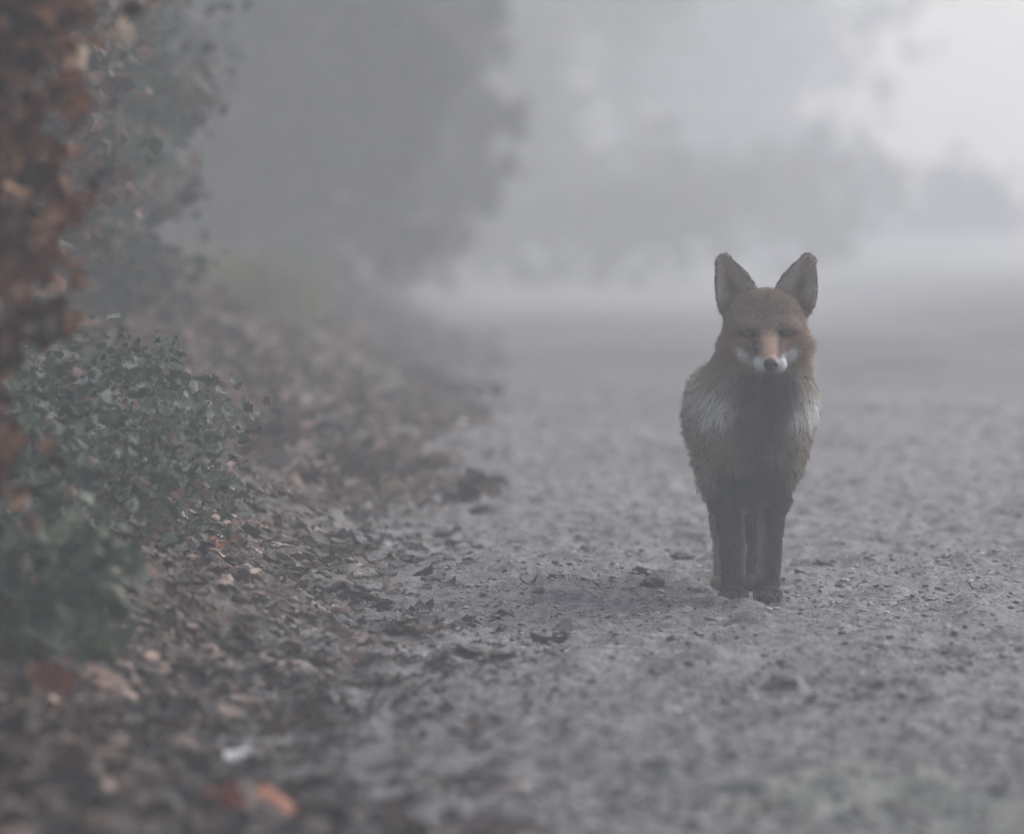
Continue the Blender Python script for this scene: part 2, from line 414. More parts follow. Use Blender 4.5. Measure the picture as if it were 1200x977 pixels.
# ------------------------------------------------------------------ shrubs and hedge
def shrub(name, base, blobs, nleaf, kinds, pal, wts, Lr, label, cat, mat, group=None, droop=0.4, part='leaves', stems=None, seed=1, wr=0.38, nstem=14, srad=0.006, curl=0.5):
    """blobs: (x,y,z,rx,ry,rz) in world coordinates"""
    r = np.random.default_rng(seed)
    bx, by, bz = base
    root = empty(name, base)
    g = Geo(); blobs = np.array(blobs, float)
    # clumps inside the blobs
    vol = blobs[:, 3]*blobs[:, 4]*blobs[:, 5]
    nc = max(12, nleaf//16)
    bi = r.choice(len(blobs), nc, p=vol/vol.sum())
    u = r.normal(0, 1, (nc, 3)); u /= np.linalg.norm(u, axis=1)[:, None]
    cc = blobs[bi, :3]+u*blobs[bi, 3:]*(r.uniform(0.25, 1.6 if name == 'bramble' else 1.05, (nc, 1)))
    for kind in kinds:
        n = nleaf//len(kinds)
        ci = r.integers(0, nc, n)
        cs = r.uniform(0.025, 0.065, (nc, 1))*min(1.25, Lr[1]/0.05)
        P = cc[ci]+np.clip(r.normal(0, 1, (n, 3)), -1.5, 1.5)*cs[ci]
        gz = height(P[:, 0], P[:, 1], False)+0.01
        P[:, 2] = np.maximum(P[:, 2], gz+r.uniform(0, 0.03, n))
        out = P-blobs[bi[ci], :3]; out /= np.linalg.norm(out, axis=1)[:, None]+1e-6
        nrm = out*0.7+r.normal(0, 0.6, (n, 3))+[0, -0.2, 0.5]
        cb = pick(pal, wts, nc, 0.2, r)[ci]
        c = np.where(r.random((n, 1)) < 0.6, cb*r.uniform(0.8, 1.2, (n, 1)), pick(pal, wts, n, 0.2, r))
        leaf_batch(g, P-np.array(base), r.uniform(*Lr, n), kind, nrm, r.uniform(0, 6.28, n), c, wr=wr, curl=curl, fold=0.35, rnd=r)
    g.build(part, mat, root)
    # stems from the base to clumps
    for k in range(nstem):
        s = Geo()
        e = cc[r.integers(0, nc)]-np.array(base)
        b0 = np.array([r.normal(0, 0.03), r.normal(0, 0.03), -0.03])
        t = np.linspace(0, 1, 9)[:, None]
        mid = (b0+e)/2+np.array([0, 0, 0.25*abs(e[2])])+r.normal(0, 0.04, 3)
        pts = (1-t)**2*b0+2*t*(1-t)*mid+t*t*e+r.normal(0, 0.006, (9, 3))*t
        tube(s, pts, srad*(1-0.75*t[:, 0]), c=(0.10, 0.07, 0.055), sides=5)
        for q_ in range(3):   # side twigs
            a = pts[3+q_*2 if 3+q_*2 < 9 else 8]; dr = r.normal(0, 1, 3); dr[2] = abs(dr[2])*0.5
            tt = np.linspace(0, 1, 5)[:, None]
            tube(s, a+dr*0.07*tt+np.array([0, 0, -0.03])*tt**2, srad*0.4*(1-0.7*tt[:, 0]), c=(0.12, 0.085, 0.07), sides=4)
        s.build('stem', M_dead, root)
    tag(root, label, cat, group)
    return root

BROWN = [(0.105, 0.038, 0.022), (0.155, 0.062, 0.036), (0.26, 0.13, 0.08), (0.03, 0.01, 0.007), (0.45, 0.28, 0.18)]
# near sapling holding its dead leaves
def B(px, py, d, rx, ry, rz): 
    p = at(px, py, d); return (p[0], p[1], p[2], rx, ry, rz)
bx_, by_ = at(-60, 0, 8.3)[0], 8.35
shrub('beech_sapling', (bx_, by_, hz(bx_, by_)),
      [B(-7, -40, 8.4, 0.085, 0.12, 0.10), B(-2, 60, 8.3, 0.07, 0.12, 0.10), B(-4, 150, 8.3, 0.058, 0.1, 0.09), B(-20, 230, 8.4, 0.05, 0.1, 0.08),
       B(-24, 300, 8.3, 0.058, 0.1, 0.07), B(-27, 360, 8.2, 0.05, 0.09, 0.06), B(-37, 440, 8.2, 0.045, 0.08, 0.06), B(-50, 520, 8.2, 0.035, 0.08, 0.05),
       B(-132, 100, 8.6, 0.15, 0.15, 0.25), B(-142, 350, 8.6, 0.14, 0.15, 0.2), B(28, -90, 8.4, 0.10, 0.1, 0.06)],
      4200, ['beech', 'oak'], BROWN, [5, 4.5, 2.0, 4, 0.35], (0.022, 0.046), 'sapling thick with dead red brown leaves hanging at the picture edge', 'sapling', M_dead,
      seed=21, wr=0.4, nstem=9, srad=0.0045, curl=1.2)
shrub('pale_twig', (at(150, 0, 8.5)[0]-0.3, 8.9, hz(at(150, 0, 8.5)[0]-0.3, 8.9)), [B(118, 8, 8.6, 0.03, 0.03, 0.016), B(100, -30, 8.6, 0.03, 0.03, 0.02)],
      40, ['beech'], [(0.55, 0.42, 0.33), (0.36, 0.22, 0.15)], [3, 1], (0.03, 0.045), 'thin shoot with pale cream leaves beside the top of the brown sapling', 'twig', M_dead, seed=4, nstem=2, srad=0.004)

GREEN = [(0.05, 0.075, 0.048), (0.085, 0.115, 0.08), (0.15, 0.185, 0.145), (0.03, 0.045, 0.034), (0.27, 0.30, 0.26), (0.20, 0.14, 0.11)]
x0 = at(90, 0, 11.0)[0]
shrub('bramble', (x0, 11.2, hz(x0, 11.2)),
      [B(60, 520, 10.8, 0.13, 0.3, 0.09), B(120, 560, 11.2, 0.13, 0.3, 0.09), B(175, 520, 12.0, 0.11, 0.3, 0.08), B(90, 470, 11.8, 0.12, 0.25, 0.07),
       B(200, 570, 12, 0.07, 0.2, 0.05), B(215, 500, 12.6, 0.06, 0.2, 0.05), B(130, 440, 12.0, 0.07, 0.2, 0.045),  B(10, 590, 10.4, 0.12, 0.25, 0.08)],
      4300, ['ivy', 'oak', 'blade'], GREEN, [3.5, 3.5, 2.6, 3.5, 1.3, 1.3], (0.010, 0.030), 'low green bramble with small lobed leaves on the bank left of the fox', 'bramble', M_green,
      seed=31, wr=0.36, nstem=34, srad=0.003, curl=0.9)
x0 = at(60, 0, 9.0)[0]
shrub('ivy_plant', (x0, 9.1, hz(x0, 9.1)),
      [B(40, 690, 9.0, 0.07, 0.12, 0.04), B(95, 690, 9.2, 0.05, 0.1, 0.035), B(0, 660, 9.0, 0.06, 0.1, 0.05)],
      210, ['ivy'], GREEN, [3, 4, 3, 3, 0.6, 0.1], (0.03, 0.05), 'broad leaved green ivy low in the litter, nearest of the green plants', 'ivy', M_green,
      seed=33, wr=0.45, nstem=8, srad=0.002)
HEDGE = [(0.028, 0.045, 0.03), (0.052, 0.072, 0.05), (0.018, 0.025, 0.02), (0.15, 0.09, 0.072), (0.09, 0.055, 0.045), (0.26, 0.18, 0.15)]
def hedge_at(d0, d1, xl, xr, top, n, w, label, seed, pal=HEDGE, L=(0.03, 0.06), kinds=('beech', 'ivy'), name='hedge_shrub'):
    y0 = (d0+d1)/2; xc = (xl+xr)/2; b = (xc, y0, hz(xc, y0))
    r = np.random.default_rng(seed); bl = []
    k = max(6, int((top)*9))
    for j in range(k):
        z = b[2]+top*(j+0.5)/k
        bl.append((xc+r.normal(0, 0.05)*(xr-xl)/0.4, y0+r.uniform(-.3, .3)*(d1-d0), z, (xr-xl)/2*r.uniform(.75, 1.1), (d1-d0)/2*r.uniform(.7, 1.1), top/k*1.1))
    return shrub(name, b, bl, n, list(kinds), pal, w, L, label, 'shrub', M_green, 'shrubs of the hedge up the bank', seed=seed, nstem=16, srad=0.009)
hedge_at(13.5, 16, -1.3, -0.80, 1.25, 6500, [2, 2, 2.5, 3, 3, 0.8], 'hedge shrub mixed brown and dull green, rising just behind the bramble', 41, L=(0.03, 0.06))
hedge_at(17, 21, -1.5, -0.84, 2.1, 14000, [4, 3, 5, 1.0, 1.5, 0.2], 'tall dark green hedge shrub reaching the top of the picture behind the mixed brown one', 42, L=(0.03, 0.065))
hedge_at(21, 26, -2.0, -1.08, 2.5, 12000, [4, 4, 5, .7, 1, .1], 'tall grey green hedge shrub fading into fog, third along from the camera', 43, L=(0.04, 0.08))
hedge_at(25, 34, -3.2, -1.45, 2.8, 9000, [4, 3, 4, .6, .8, .2], 'broad grey hedge shrub dim in the fog beyond the third one', 44, L=(0.07, 0.13))
hedge_at(35, 45, -4.6, -2.0, 3.2, 9000, [4, 3, 4, .5, .8, .2], 'hedge shrub at the far end of the row, almost lost in fog', 45, L=(0.09, 0.16))

def grass_tuft(px, d, n, label, col, h=(0.08, 0.2), spread=0.12):
    x = (px-600)*PXA*d; b = (x, d, hz(x, d)); r = np.random.default_rng(int(px))
    root = empty('grass_tuft', b); g = Geo()
    for k in range(n):
        a = r.uniform(0, 6.28); rad = r.uniform(0, spread); hh = r.uniform(*h)
        p0 = np.array([math.cos(a)*rad, math.sin(a)*rad, -0.01]); lean = np.array([math.cos(a), math.sin(a), 0])*r.uniform(0.02, 0.12)
        t = np.linspace(0, 1, 5); w = 0.004*(1-t)+0.0004
        side = np.array([-math.sin(a+r.normal(0, 1)), math.cos(a), 0])
        P = p0+np.outer(t, [0, 0, hh])+np.outer(t**2, lean)-np.outer(t**3, [0, 0, hh*0.25])
        VV = np.concatenate([P-side*w[:, None], P+side*w[:, None]]); FF = [(j, j+1, j+6, j+5) for j in range(4)]
        g.add(VV, FF, np.array(col)*r.uniform(0.6, 1.3))
    g.build('blades', M_green, root)
    tag(root, label, 'grass', 'grass tufts along the bank')
grass_tuft(290, 25, 520, 'pale yellow green grass tuft on top of the leafy bank', (0.22, 0.24, 0.15), (0.12, 0.36), 0.30)
grass_tuft(345, 27.5, 160, 'small darker green tuft at the crest end of the leafy bank', (0.08, 0.17, 0.08), (0.08, 0.2), 0.1)
grass_tuft(1110, 8.1, 90, 'small out of focus tuft of green weed at the bottom right of the track', (0.07, 0.14, 0.10), (0.012, 0.03), 0.05)

# ------------------------------------------------------------------ trees
def make_tree(seed, H, tr, crown_lo, cr, nl, pal, wts, ll=(0.12, 0.22)):
    r = np.random.default_rng(seed); root = empty('woodland_tree')
    t = np.linspace(0, 1, 12); lean = r.normal(0, 0.05*H, 2)
    pts = np.stack([lean[0]*t**1.5+0.06*np.sin(t*5+seed), lean[1]*t**1.5+0.05*np.cos(t*6), -0.25+t*H], 1)
    s = Geo(); rad = tr*(1-0.85*t)+0.35*tr*np.exp(-t*25); tube(s, pts, rad, c=(1, 1, 1), sides=12); s.build('trunk', M_bark, root)
    ends = []
    for k in range(9):
        f = r.uniform(max(crown_lo, 3.2/H), 0.92); p = np.array([np.interp(f, t, pts[:, i_]) for i_ in range(3)])
        a = r.uniform(0, 6.28); Ln = cr*r.uniform(0.6, 1.1)*(1.2-f*0.6); u = np.linspace(0, 1, 7)[:, None]
        e = np.array([math.cos(a)*Ln, math.sin(a)*Ln, Ln*r.uniform(0.0, 0.7)])
        q_ = p+e*u+np.array([0, 0, 0.25*Ln])*np.sin(u*2.4)+r.normal(0, 0.05, (7, 3))*u
        b = Geo(); tube(b, q_, tr*0.35*(1-0.8*u[:, 0])*(1.1-f), sides=7); b.build('limb', M_bark, root); ends += [q_[3], q_[5], q_[6]]
    ends.append(pts[-1]); ends.append(pts[-2])
    ends = np.array(ends); nc = 170
    cc = ends[r.integers(0, len(ends), nc)]+r.normal(0, 0.42*cr/2.2, (nc, 3))
    ci = r.integers(0, nc, nl); P = cc[ci]+r.normal(0, 0.22, (nl, 3))
    lowz = 3.7 if tr > 0.12 else 2.9
    P[:, 2] = np.where(P[:, 2] < lowz, lowz+r.random(nl)*1.2, P[:, 2])
    g = Geo(); leaf_batch(g, P, r.uniform(*ll, nl), 'beech', r.normal(0, 0.7, (nl, 3))+[0, 0, .5], r.uniform(0, 6.28, nl), pick(pal, wts, nl, .2, r), wr=.42, rnd=r)
    g.build('crown', M_green, root)
    return root
TP = [(0.045, 0.07, 0.04), (0.08, 0.10, 0.055), (0.14, 0.09, 0.05)]
protoA = make_tree(51, 9.0, 0.17, 0.28, 2.6, 7500, TP, [4, 3, 1])
protoB = make_tree(52, 7.0, 0.11, 0.20, 2.2, 6000, TP, [3, 3, 2])
protoC = make_tree(53, 11.0, 0.24, 0.34, 3.3, 9000, TP, [4, 3, .5])
TG = 'misty trees at the end of the track'
trees = [  # px, d, proto, rz, scale, label
 (262, 50, protoA, 0.3, 1.0, 'nearest misty tree trunk behind the far end of the hedge'),
 (338, 46, protoC, 1.9, 1.0, 'thick dark tree trunk looming in fog right of the hedge'),
 (392, 60, protoA, 3.1, 1.1, 'grey tree between the thick dark trunk and the leaning one'),
 (455, 54, protoB, 4.0, 1.2, 'slim misty tree above the pale end of the leafy bank'),
 (505, 66, protoC, 2.5, 1.0, 'broad misty tree in the middle of the dim wood'),
 (560, 88, protoB, 5.0, 1.1, 'slender misty tree at the open edge of the dim wood'),
 (650, 100, protoB, 1.2, 1.0, 'faint tree standing behind the misty bushes'),
 (735, 104, protoA, 0.2, 1.0, 'faint thick tree well left of the fox ears'),
]
for i_, (px, d, pr, rz, sc, lab) in enumerate(trees):
    first = not pr.get('category')
    o = pr if first else copy_tree(pr)
    x = (px-600)*PXA*d; o.location = (x, d, hz(x, d)); o.rotation_euler.z = rz; o.scale = (sc, sc, sc)
    tag(o, lab, 'tree', TG)
# trees over hedge and track, most added out of view to shade the fog
for k, (x, y, pr, rz, sc, lab) in enumerate([
    (-3.4, 14, protoA, .5, 1.0, 'tree over the hedge beside the bramble'), (-4.2, 22, protoC, 2.0, 1.0, 'tall tree behind the third hedge shrub'),
    (-5.2, 33, protoA, 3.3, 1.1, 'tree behind the broad grey hedge shrub'), (-2.9, 6.6, protoC, 1.0, .9, 'unseen tree behind the brown sapling, placed to shade the near left'),
    (-5.0, 40, protoC, 4.1, 1.2, 'unseen wide tree added over the far hedge to shade the fog'), (-3.6, 52, protoC, 5.2, 1.25, 'wide tree added at the corner of the dim wood to shade the fog'),
    (-7.0, 58, protoA, 0.9, 1.3, 'shade tree added deep in the dim wood behind the corner tree'), (-4.2, 68, protoC, 2.9, 1.2, 'shade tree added in the wood behind the nearest misty trunk'),
    (-6.5, 80, protoA, 1.6, 1.3, 'farthest shade tree added deep in the dim wood'),
    (5.6, 46, protoC, 2.2, 1.3, 'unseen tree added right of the track, its crown shading the fog'), (6.2, 58, protoA, 0.4, 1.5, 'second unseen tree added on the right to shade the fog'), (-2.6, 10.5, protoA, 0.4, .85, 'unseen tree added over the green bramble to shade the near left'), (-3.0, 29, protoC, 3.4, 1.15, 'unseen tree added inside the broad grey hedge shrub for shade'), (-3.4, 43, protoA, 2.4, 1.3, 'unseen tree added at the end of the hedge row for shade')]):
    o = copy_tree(pr); o.location = (x, y, hz(x, y)); o.rotation_euler.z = rz; o.scale = (sc*1.15, sc*1.15, sc)
    tag(o, lab, 'tree', 'trees rising over the hedge')

def bush(px, d, w, h, label, seed, n=2600):
    x = (px-600)*PXA*d; b = (x, d, hz(x, d)); r = np.random.default_rng(seed)
    bl = [(x+r.uniform(-.5, .5)*w, d+r.uniform(-.5, .5)*w*.6, b[2]+h*r.uniform(.2, .62)*(1), w*.28, w*.28, h*.36) for _ in range(9)]
    shrub('misty_bush', b, bl, n, ['beech'], [(0.05, 0.06, 0.045), (0.08, 0.08, 0.06), (0.12, 0.08, 0.06)], [4, 3, 2], (0.10, 0.2), label, 'bush', M_green,
          'bushes dim in the fog', seed=seed, nstem=10, srad=0.015)
bush(320, 44, 1.5, 3.2, 'dim bush filling the gap beyond the grassy end of the bank', 71, 8000)
bush(390, 54, 1.9, 3.8, 'wide dim bush under the misty trees at the far left', 72, 8000)
bush(440, 64, 1.1, 3.8, 'dim bush between the slim tree and the broad misty tree', 84, 8000)
bush(535, 90, 2.2, 4.2, 'dim bush at the foot of the slender tree at the wood edge', 73, 8000)
bush(640, 110, 3.0, 5.0, 'pale tall bush at the open side of the dim wood', 85, 8000)
bush(700, 82, 2.8, 1.7, 'humped faint bush nearest to the left of the fox ears', 74)
bush(790, 90, 3.2, 2.0, 'humped faint bush close behind the fox ears', 75)
bush(740, 122, 6.5, 7.5, 'very tall pale bush high behind the two humped ones', 80, 16000)
bush(890, 134, 5.6, 9.0, 'very tall pale bush high above the fox', 81, 16000)
bush(900, 104, 3.6, 1.9, 'very faint low bush behind the head of the fox', 76)
bush(1040, 112, 4.2, 1.6, 'very faint low bush right of the fox', 77)
bush(1185, 122, 5.6, 0.6, 'very faint low bush under the bright gap in the fog', 78)

# ------------------------------------------------------------------ the fox
U = 0.0014   # one photograph pixel at the fox, in metres
FX, FY = (890-600)*U, 12.0
def rc(p, a, b, ra, rb):
    a = np.array(a, np.float32); b = np.array(b, np.float32); ba = b-a
    h = np.clip(((p-a)@ba)/(ba@ba), 0, 1)
    return np.linalg.norm(p-a-h[..., None]*ba, axis=-1)-(ra+(rb-ra)*h)
def el(p, c, r, rotx=0.0, rotz=0.0):
    q = p-np.array(c, np.float32)
    if rotx:
        cs, sn = math.cos(rotx), math.sin(rotx)
        q = np.stack([q[..., 0], q[..., 1]*cs+q[..., 2]*sn, -q[..., 1]*sn+q[..., 2]*cs], -1)
    r = np.array(r, np.float32)
    k0 = np.linalg.norm(q/r, axis=-1); k1 = np.linalg.norm(q/(r*r), axis=-1)
    return k0*(k0-1)/(k1+1e-9)
def smin(a, b, k):
    h = np.clip(0.5+0.5*(b-a)/k, 0, 1); return b+(a-b)*h-k*h*(1-h)
HX = 6.0      # head centre line
EARS = [((-25, 355), 24.5, (-42, 398), 10.0), ((39, 356), 24.5, (55, 399), 10.0)]
def ear(p, e):
    (bx, bz), rb, (tx, tz), rt = e
    x, y, z = p[..., 0], p[..., 1], p[..., 2]
    dx, dz = tx-bx, tz-bz; L2 = dx*dx+dz*dz
    h = np.clip(((x-bx)*dx+(z-bz)*dz)/L2, 0, 1)
    rr = rb+(rt-rb)*h**1.9
    d2 = np.hypot(x-bx-h*dx, z-bz-h*dz)-rr
    u = ((x-bx)*dz-(z-bz)*dx)/math.sqrt(L2)/rr
    yc = -22-13*np.clip(u*u, 0, 1.6)+10*h
    dy = np.abs(y-yc)-3.6
    return smin(np.maximum(d2, dy), np.maximum(d2, dy), 2)+0.0 if False else np.where((d2 > 0) & (dy > 0), np.hypot(d2, dy), np.maximum(d2, dy))
def fox_sdf(p):
    # torso
    d = rc(p, (-8, 28, 222), (-12, 120, 226), 62, 58)
    d = smin(d, rc(p, (-12, 120, 224), (-24, 300, 226), 56, 54), 20)
    d = smin(d, rc(p, (-2, 14, 238), (-4, 22, 190), 56, 50), 16)
    d = smin(d, rc(p, (-8, 22, 185), (-10, 24, 140), 46, 32), 20)
    # shoulders
    for sx in (-1, 1):
        d = smin(d, rc(p, (-8+sx*42, 40, 215), (-10+sx*34, 34, 165), 26, 22), 18)
    # neck
    d = smin(d, rc(p, (0, 12, 245), (HX+1, -12, 297), 54, 48.5), 18)
    # skull, cheeks
    hd = el(p, (HX, -28, 324), (46, 46, 44))
    for sx in (-1, 1):
        hd = smin(hd, el(p, (HX+sx*25, -40, 300), (24, 30, 20)), 14)
        hd = smin(hd, el(p, (HX+sx*17, -62, 326), (17, 16, 9)), 8)     # brow
    hd = smin(hd, rc(p, (HX+1, -66, 310), (HX+3, -122, 284), 20, 10), 12)
    hd = smin(hd, rc(p, (HX+2, -72, 296), (HX+3, -114, 277), 19, 8), 8)
    for sx in (-1, 1):
        hd = smin(hd, el(p, (HX+3+sx*9, -108, 282), (9, 16, 9)), 5)    # lip pads
        hd = -smin(-hd, el(p, (HX+sx*21, -80, 316), (10, 9, 5.5)), 4)  # eye sockets
    d = smin(d, hd, 10)
    for e in EARS:
        d = smin(d, ear(p, e), 5)
    # front legs
    for ex, wx, px_ in ((-38, -30, -30), (14, 12, 10)):
        d = smin(d, rc(p, (ex, 30, 160), (ex+2, 28, 120), 25, 17), 14)
        d = smin(d, rc(p, (ex+2, 28, 120), (wx, 16, 60), 16, 12.5), 7)
        d = smin(d, rc(p, (wx, 16, 60), (px_, 10, 16), 12.5, 12), 5)
        pw = el(p, (px_, -4, 9), (16.5, 22, 9.5))
        for k in (-1.5, -.5, .5, 1.5):
            pw = smin(pw, el(p, (px_+k*7.2, -20+abs(k)*3, 7.5), (4.6, 9, 7)), 2)
        d = smin(d, pw, 4)
    # hind legs
    for sx, hx in ((-1, -34), (1, 1)):
        d = smin(d, rc(p, (hx-4 if sx < 0 else hx-6, 306, 195), (hx, 268, 130), 40, 26), 16)
        d = smin(d, rc(p, (hx, 268, 130), (hx-2 if sx < 0 else hx, 322, 68), 20, 12), 8)
        d = smin(d, rc(p, (hx, 322, 68), (hx, 306, 14), 11.5, 10), 5)
        d = smin(d, el(p, (hx, 292, 8.5), (15, 22, 9.5)), 5)
    # tail
    d = smin(d, rc(p, (-24, 340, 230), (-20, 400, 150), 15, 26), 12)
    d = smin(d, rc(p, (-20, 400, 150), (-14, 432, 62), 26, 12), 12)
    return d
def surface_nets(f, lo, hi, h):
    ax = [np.arange(l, u+h, h, dtype=np.float32) for l, u in zip(lo, hi)]
    n = [len(a) for a in ax]; D = np.empty(n, np.float32)
    for a in range(0, n[1], 16):
        g = np.stack(np.meshgrid(ax[0], ax[1][a:a+16], ax[2], indexing='ij'), -1)
        D[:, a:a+16] = f(g)
    s = D < 0
    cnt = np.zeros([k-1 for k in n], np.int8); acc = np.zeros([k-1 for k in n]+[3], np.float32); num = np.zeros([k-1 for k in n], np.float32)
    import itertools
    cs = list(itertools.product((0, 1), repeat=3))
    def sl(c): return tuple(slice(c[i], n[i]-1+c[i]) for i in range(3))
    for c in cs:
        for axx in range(3):
            if c[axx]: continue
            c2 = list(c); c2[axx] = 1
            a, b = D[sl(c)], D[sl(c2)]; m = (a < 0) != (b < 0)
            t = np.where(m, a/(a-b+1e-12), 0)
            for i in range(3):
                acc[..., i] += np.where(m, c[i]+(t if i == axx else 0), 0)
            num += m
    idx = -np.ones(num.shape, np.int64); w = num > 0; idx[w] = np.arange(w.sum())
    I = np.argwhere(w); V = (I+acc[w]/num[w][:, None])*h+np.array(lo)
    F = []
    for axx in range(3):
        u, v = (axx+1) % 3, (axx+2) % 3
        a = [slice(None)]*3; b = [slice(None)]*3
        a[axx] = slice(0, n[axx]-1); b[axx] = slice(1, n[axx])
        for k in (u, v): a[k] = slice(1, n[k]-1); b[k] = slice(1, n[k]-1)
        sa, sb = s[tuple(a)], s[tuple(b)]
        for flip, m in ((False, sa & ~sb), (True, ~sa & sb)):
            P = np.argwhere(m)
            if not len(P): continue
            P[:, u] += 1; P[:, v] += 1
            def g(du, dv):
                Q = P.copy(); Q[:, u] -= du; Q[:, v] -= dv; return idx[Q[:, 0], Q[:, 1], Q[:, 2]]
            q = np.stack([g(1, 1), g(0, 1), g(0, 0), g(1, 0)], 1)
            F.append(q[:, ::-1] if flip else q)
    return V, np.vstack(F)
Vx, Fx = surface_nets(fox_sdf, (-110, -150, -4), (110, 460, 424), 3.0)

def fox_col(p, n, r=rng):
    """coat pattern in photograph-pixel units"""
    x, y, z = p[:, 0], p[:, 1], p[:, 2]
    m = len(x)
    c = np.tile(np.array([0.28, 0.18, 0.125]), (m, 1))             # russet
    def mix(a, k): 
        k = np.clip(k, 0, 1)[:, None]; return c*(1-k)+np.array(a)*k
    wob = N1(x*0.06+7, z*0.06)*10+N2(x*0.16, z*0.16+y*0.1)*6
    ax = np.abs(x-HX)
    body = z < 285
    # grizzled flanks and shoulders
    grz = r.random(m)
    flank = sstep(28, 52, np.abs(x+8)+wob*0.5)*sstep(292, 262, z)
    c = mix((0.30, 0.225, 0.17), flank*0.9)
    k = flank*(grz < 0.45); c = mix((0.55, 0.48, 0.41), k*0.9)
    # neck ruff
    ruff = sstep(305, 280, z)*sstep(225, 250, z)
    c = mix((0.42, 0.33, 0.26), ruff*0.75); c = mix((0.60, 0.53, 0.47), ruff*(grz < 0.35)*0.8)
    # dark throat and breast
    c = mix((0.115, 0.11, 0.115), sstep(46, 8, np.abs(x-2)+wob*0.6)*sstep(282, 268, z)*sstep(-10, -60, -y*0-60)*(y < 60))
    c = mix((0.085, 0.082, 0.087), sstep(58, 22, np.abs(x+6)+wob*0.6)*sstep(200, 168, z)*(y < 80)*0.9)
    c = mix((0.20, 0.165, 0.145), (y < 80)*(grz > 0.72)*sstep(150, 185, z)*sstep(285, 260, z)*0.7)
    # white side bibs
    for bx in (-50, 55):
        bib = np.exp(-(((x-bx+wob*0.5)/18)**2+((z-232+wob)/20)**2))
        c = mix((0.95, 0.92, 0.88), bib*1.5*(y < 70)*(grz < 0.85))
    c = mix((0.36, 0.30, 0.24), np.exp(-(((x+36)/22)**2+((z-178+wob)/15)**2))*0.85)
    c = mix((0.36, 0.30, 0.24), np.exp(-(((x-34)/18)**2+((z-178-wob)/15)**2))*0.8)
    # front legs black with paler inner edge, upper chest between
    fl = (y < 90)*np.maximum(sstep(150, 124, z), sstep(182, 150, z+wob)*sstep(50, 30, np.abs(x+8)+wob*0.4))
    c = mix((0.06, 0.058, 0.063), fl*0.95)
    inner = (y < 90)*sstep(134, 108, z)*sstep(22, 40, z)*(np.exp(-((x+17)/5.5)**2)+np.exp(-((x-2)/5.5)**2))
    c = mix((0.42, 0.34, 0.27), inner*0.85)
    c = mix((0.26, 0.20, 0.16), (y < 90)*sstep(20, 8, z)*(grz < 0.35)*0.8)
    # hind legs, tan
    c = mix((0.37, 0.265, 0.205), (y > 220)*sstep(150, 110, z)*sstep(-22, -34, x)); c = mix((0.05, 0.045, 0.045), (y > 220)*sstep(150, 110, z)*sstep(-34, -22, x))
    # ---- head
    hd = (z > 268) & (y < 22)
    hk = hd.astype(float)*sstep(268, 290, z)
    c = mix((0.36, 0.235, 0.175), hk*sstep(60, 35, ax))
    c = mix((0.34, 0.235, 0.18), hk*sstep(318, 335, z))                       # duller crown
    c = mix((0.50, 0.38, 0.30), hk*(grz < 0.2)*sstep(318, 330, z)*0.8)
    c = mix((0.36, 0.30, 0.25), hk*sstep(38, 52, ax)*sstep(322, 308, z)*0.8) # grey cheek edge
    # pale brow patches
    for sx in (-1, 1):
        c = mix((0.46, 0.34, 0.27), hk*np.exp(-(((x-HX-sx*27)/15)**2+((z-331)/6)**2))*0.7)
        # dark around the eye and tear line to the muzzle
        c = mix((0.03, 0.022, 0.02), hk*np.exp(-(((x-HX-sx*21)/12)**2+((z-317)/5.5)**2)**1.5)*1.3)
        c = mix((0.07, 0.05, 0.045), hk*np.exp(-(((x-HX-1-sx*(16-0.18*(316-z)))/4.2)**2))*sstep(322, 312, z)*sstep(281, 290, z)*(y < -55)*0.95)
        c = mix((0.30, 0.15, 0.09), hk*np.exp(-(((x-HX-sx*24)/8)**2+((z-302)/6)**2))*0.7)
    # bright orange bridge of the muzzle
    c = mix((0.76, 0.52, 0.39), hk*np.exp(-(((x-HX-2)/(8.5))**4))*sstep(322, 308, z)*(y < -60))
    # white muzzle sides and cheek flashes
    for sx in (-1, 1):
        c = mix((0.95, 0.94, 0.93), hk*np.exp(-(((x-HX-3-sx*14)/7.5)**2+((z-280)/10)**2)**1.6)*1.4*(y < -60))
        c = mix((0.95, 0.93, 0.91), np.exp(-(((x-HX-sx*(25+0.55*(292-z)*-1))/5.5)**2+((z-292)/8.5)**2)**1.6)*1.4*(y < -20)*hd)
    # chin and throat under the jaw dark
    c = mix((0.06, 0.058, 0.064), (y < 0)*sstep(272, 262, z)*sstep(222, 258, z+wob)*sstep(44, 16, ax+wob*0.4)*0.9); c = mix((0.05, 0.048, 0.052), (y < -40)*sstep(276, 271, z)*sstep(9, 4, np.abs(x-HX-3))*0.9)
    # ---- ears
    for e in EARS:
        (bx, bz), rb, (tx, tz), rt = e
        dx, dz = tx-bx, tz-bz; L2 = dx*dx+dz*dz; h = ((x-bx)*dx+(z-bz)*dz)/L2; hc = np.clip(h, 0, 1)
        rr = rb+(rt-rb)*hc; u = ((x-bx)*dz-(z-bz)*dx)/math.sqrt(L2)/rr
        rad = np.hypot(x-bx-hc*dx, z-bz-hc*dz)/rr
        isear = (rad < 1.25)*sstep(-0.05, 0.3, h)*(y < 20)
        front = n[:, 1] < 0.0
        s_in = 1 if bx < 0 else -1
        c = mix((0.60, 0.45, 0.37), isear*front*0.95)
        c = mix((0.66, 0.60, 0.55), isear*front*(grz < 0.55)*sstep(0.1, 0.5, np.abs(u))*0.85)
        c = mix((0.14, 0.10, 0.09), isear*front*np.exp(-((u+s_in*0.15)/0.35)**2)*sstep(0.8, 0.4, hc)*0.85)
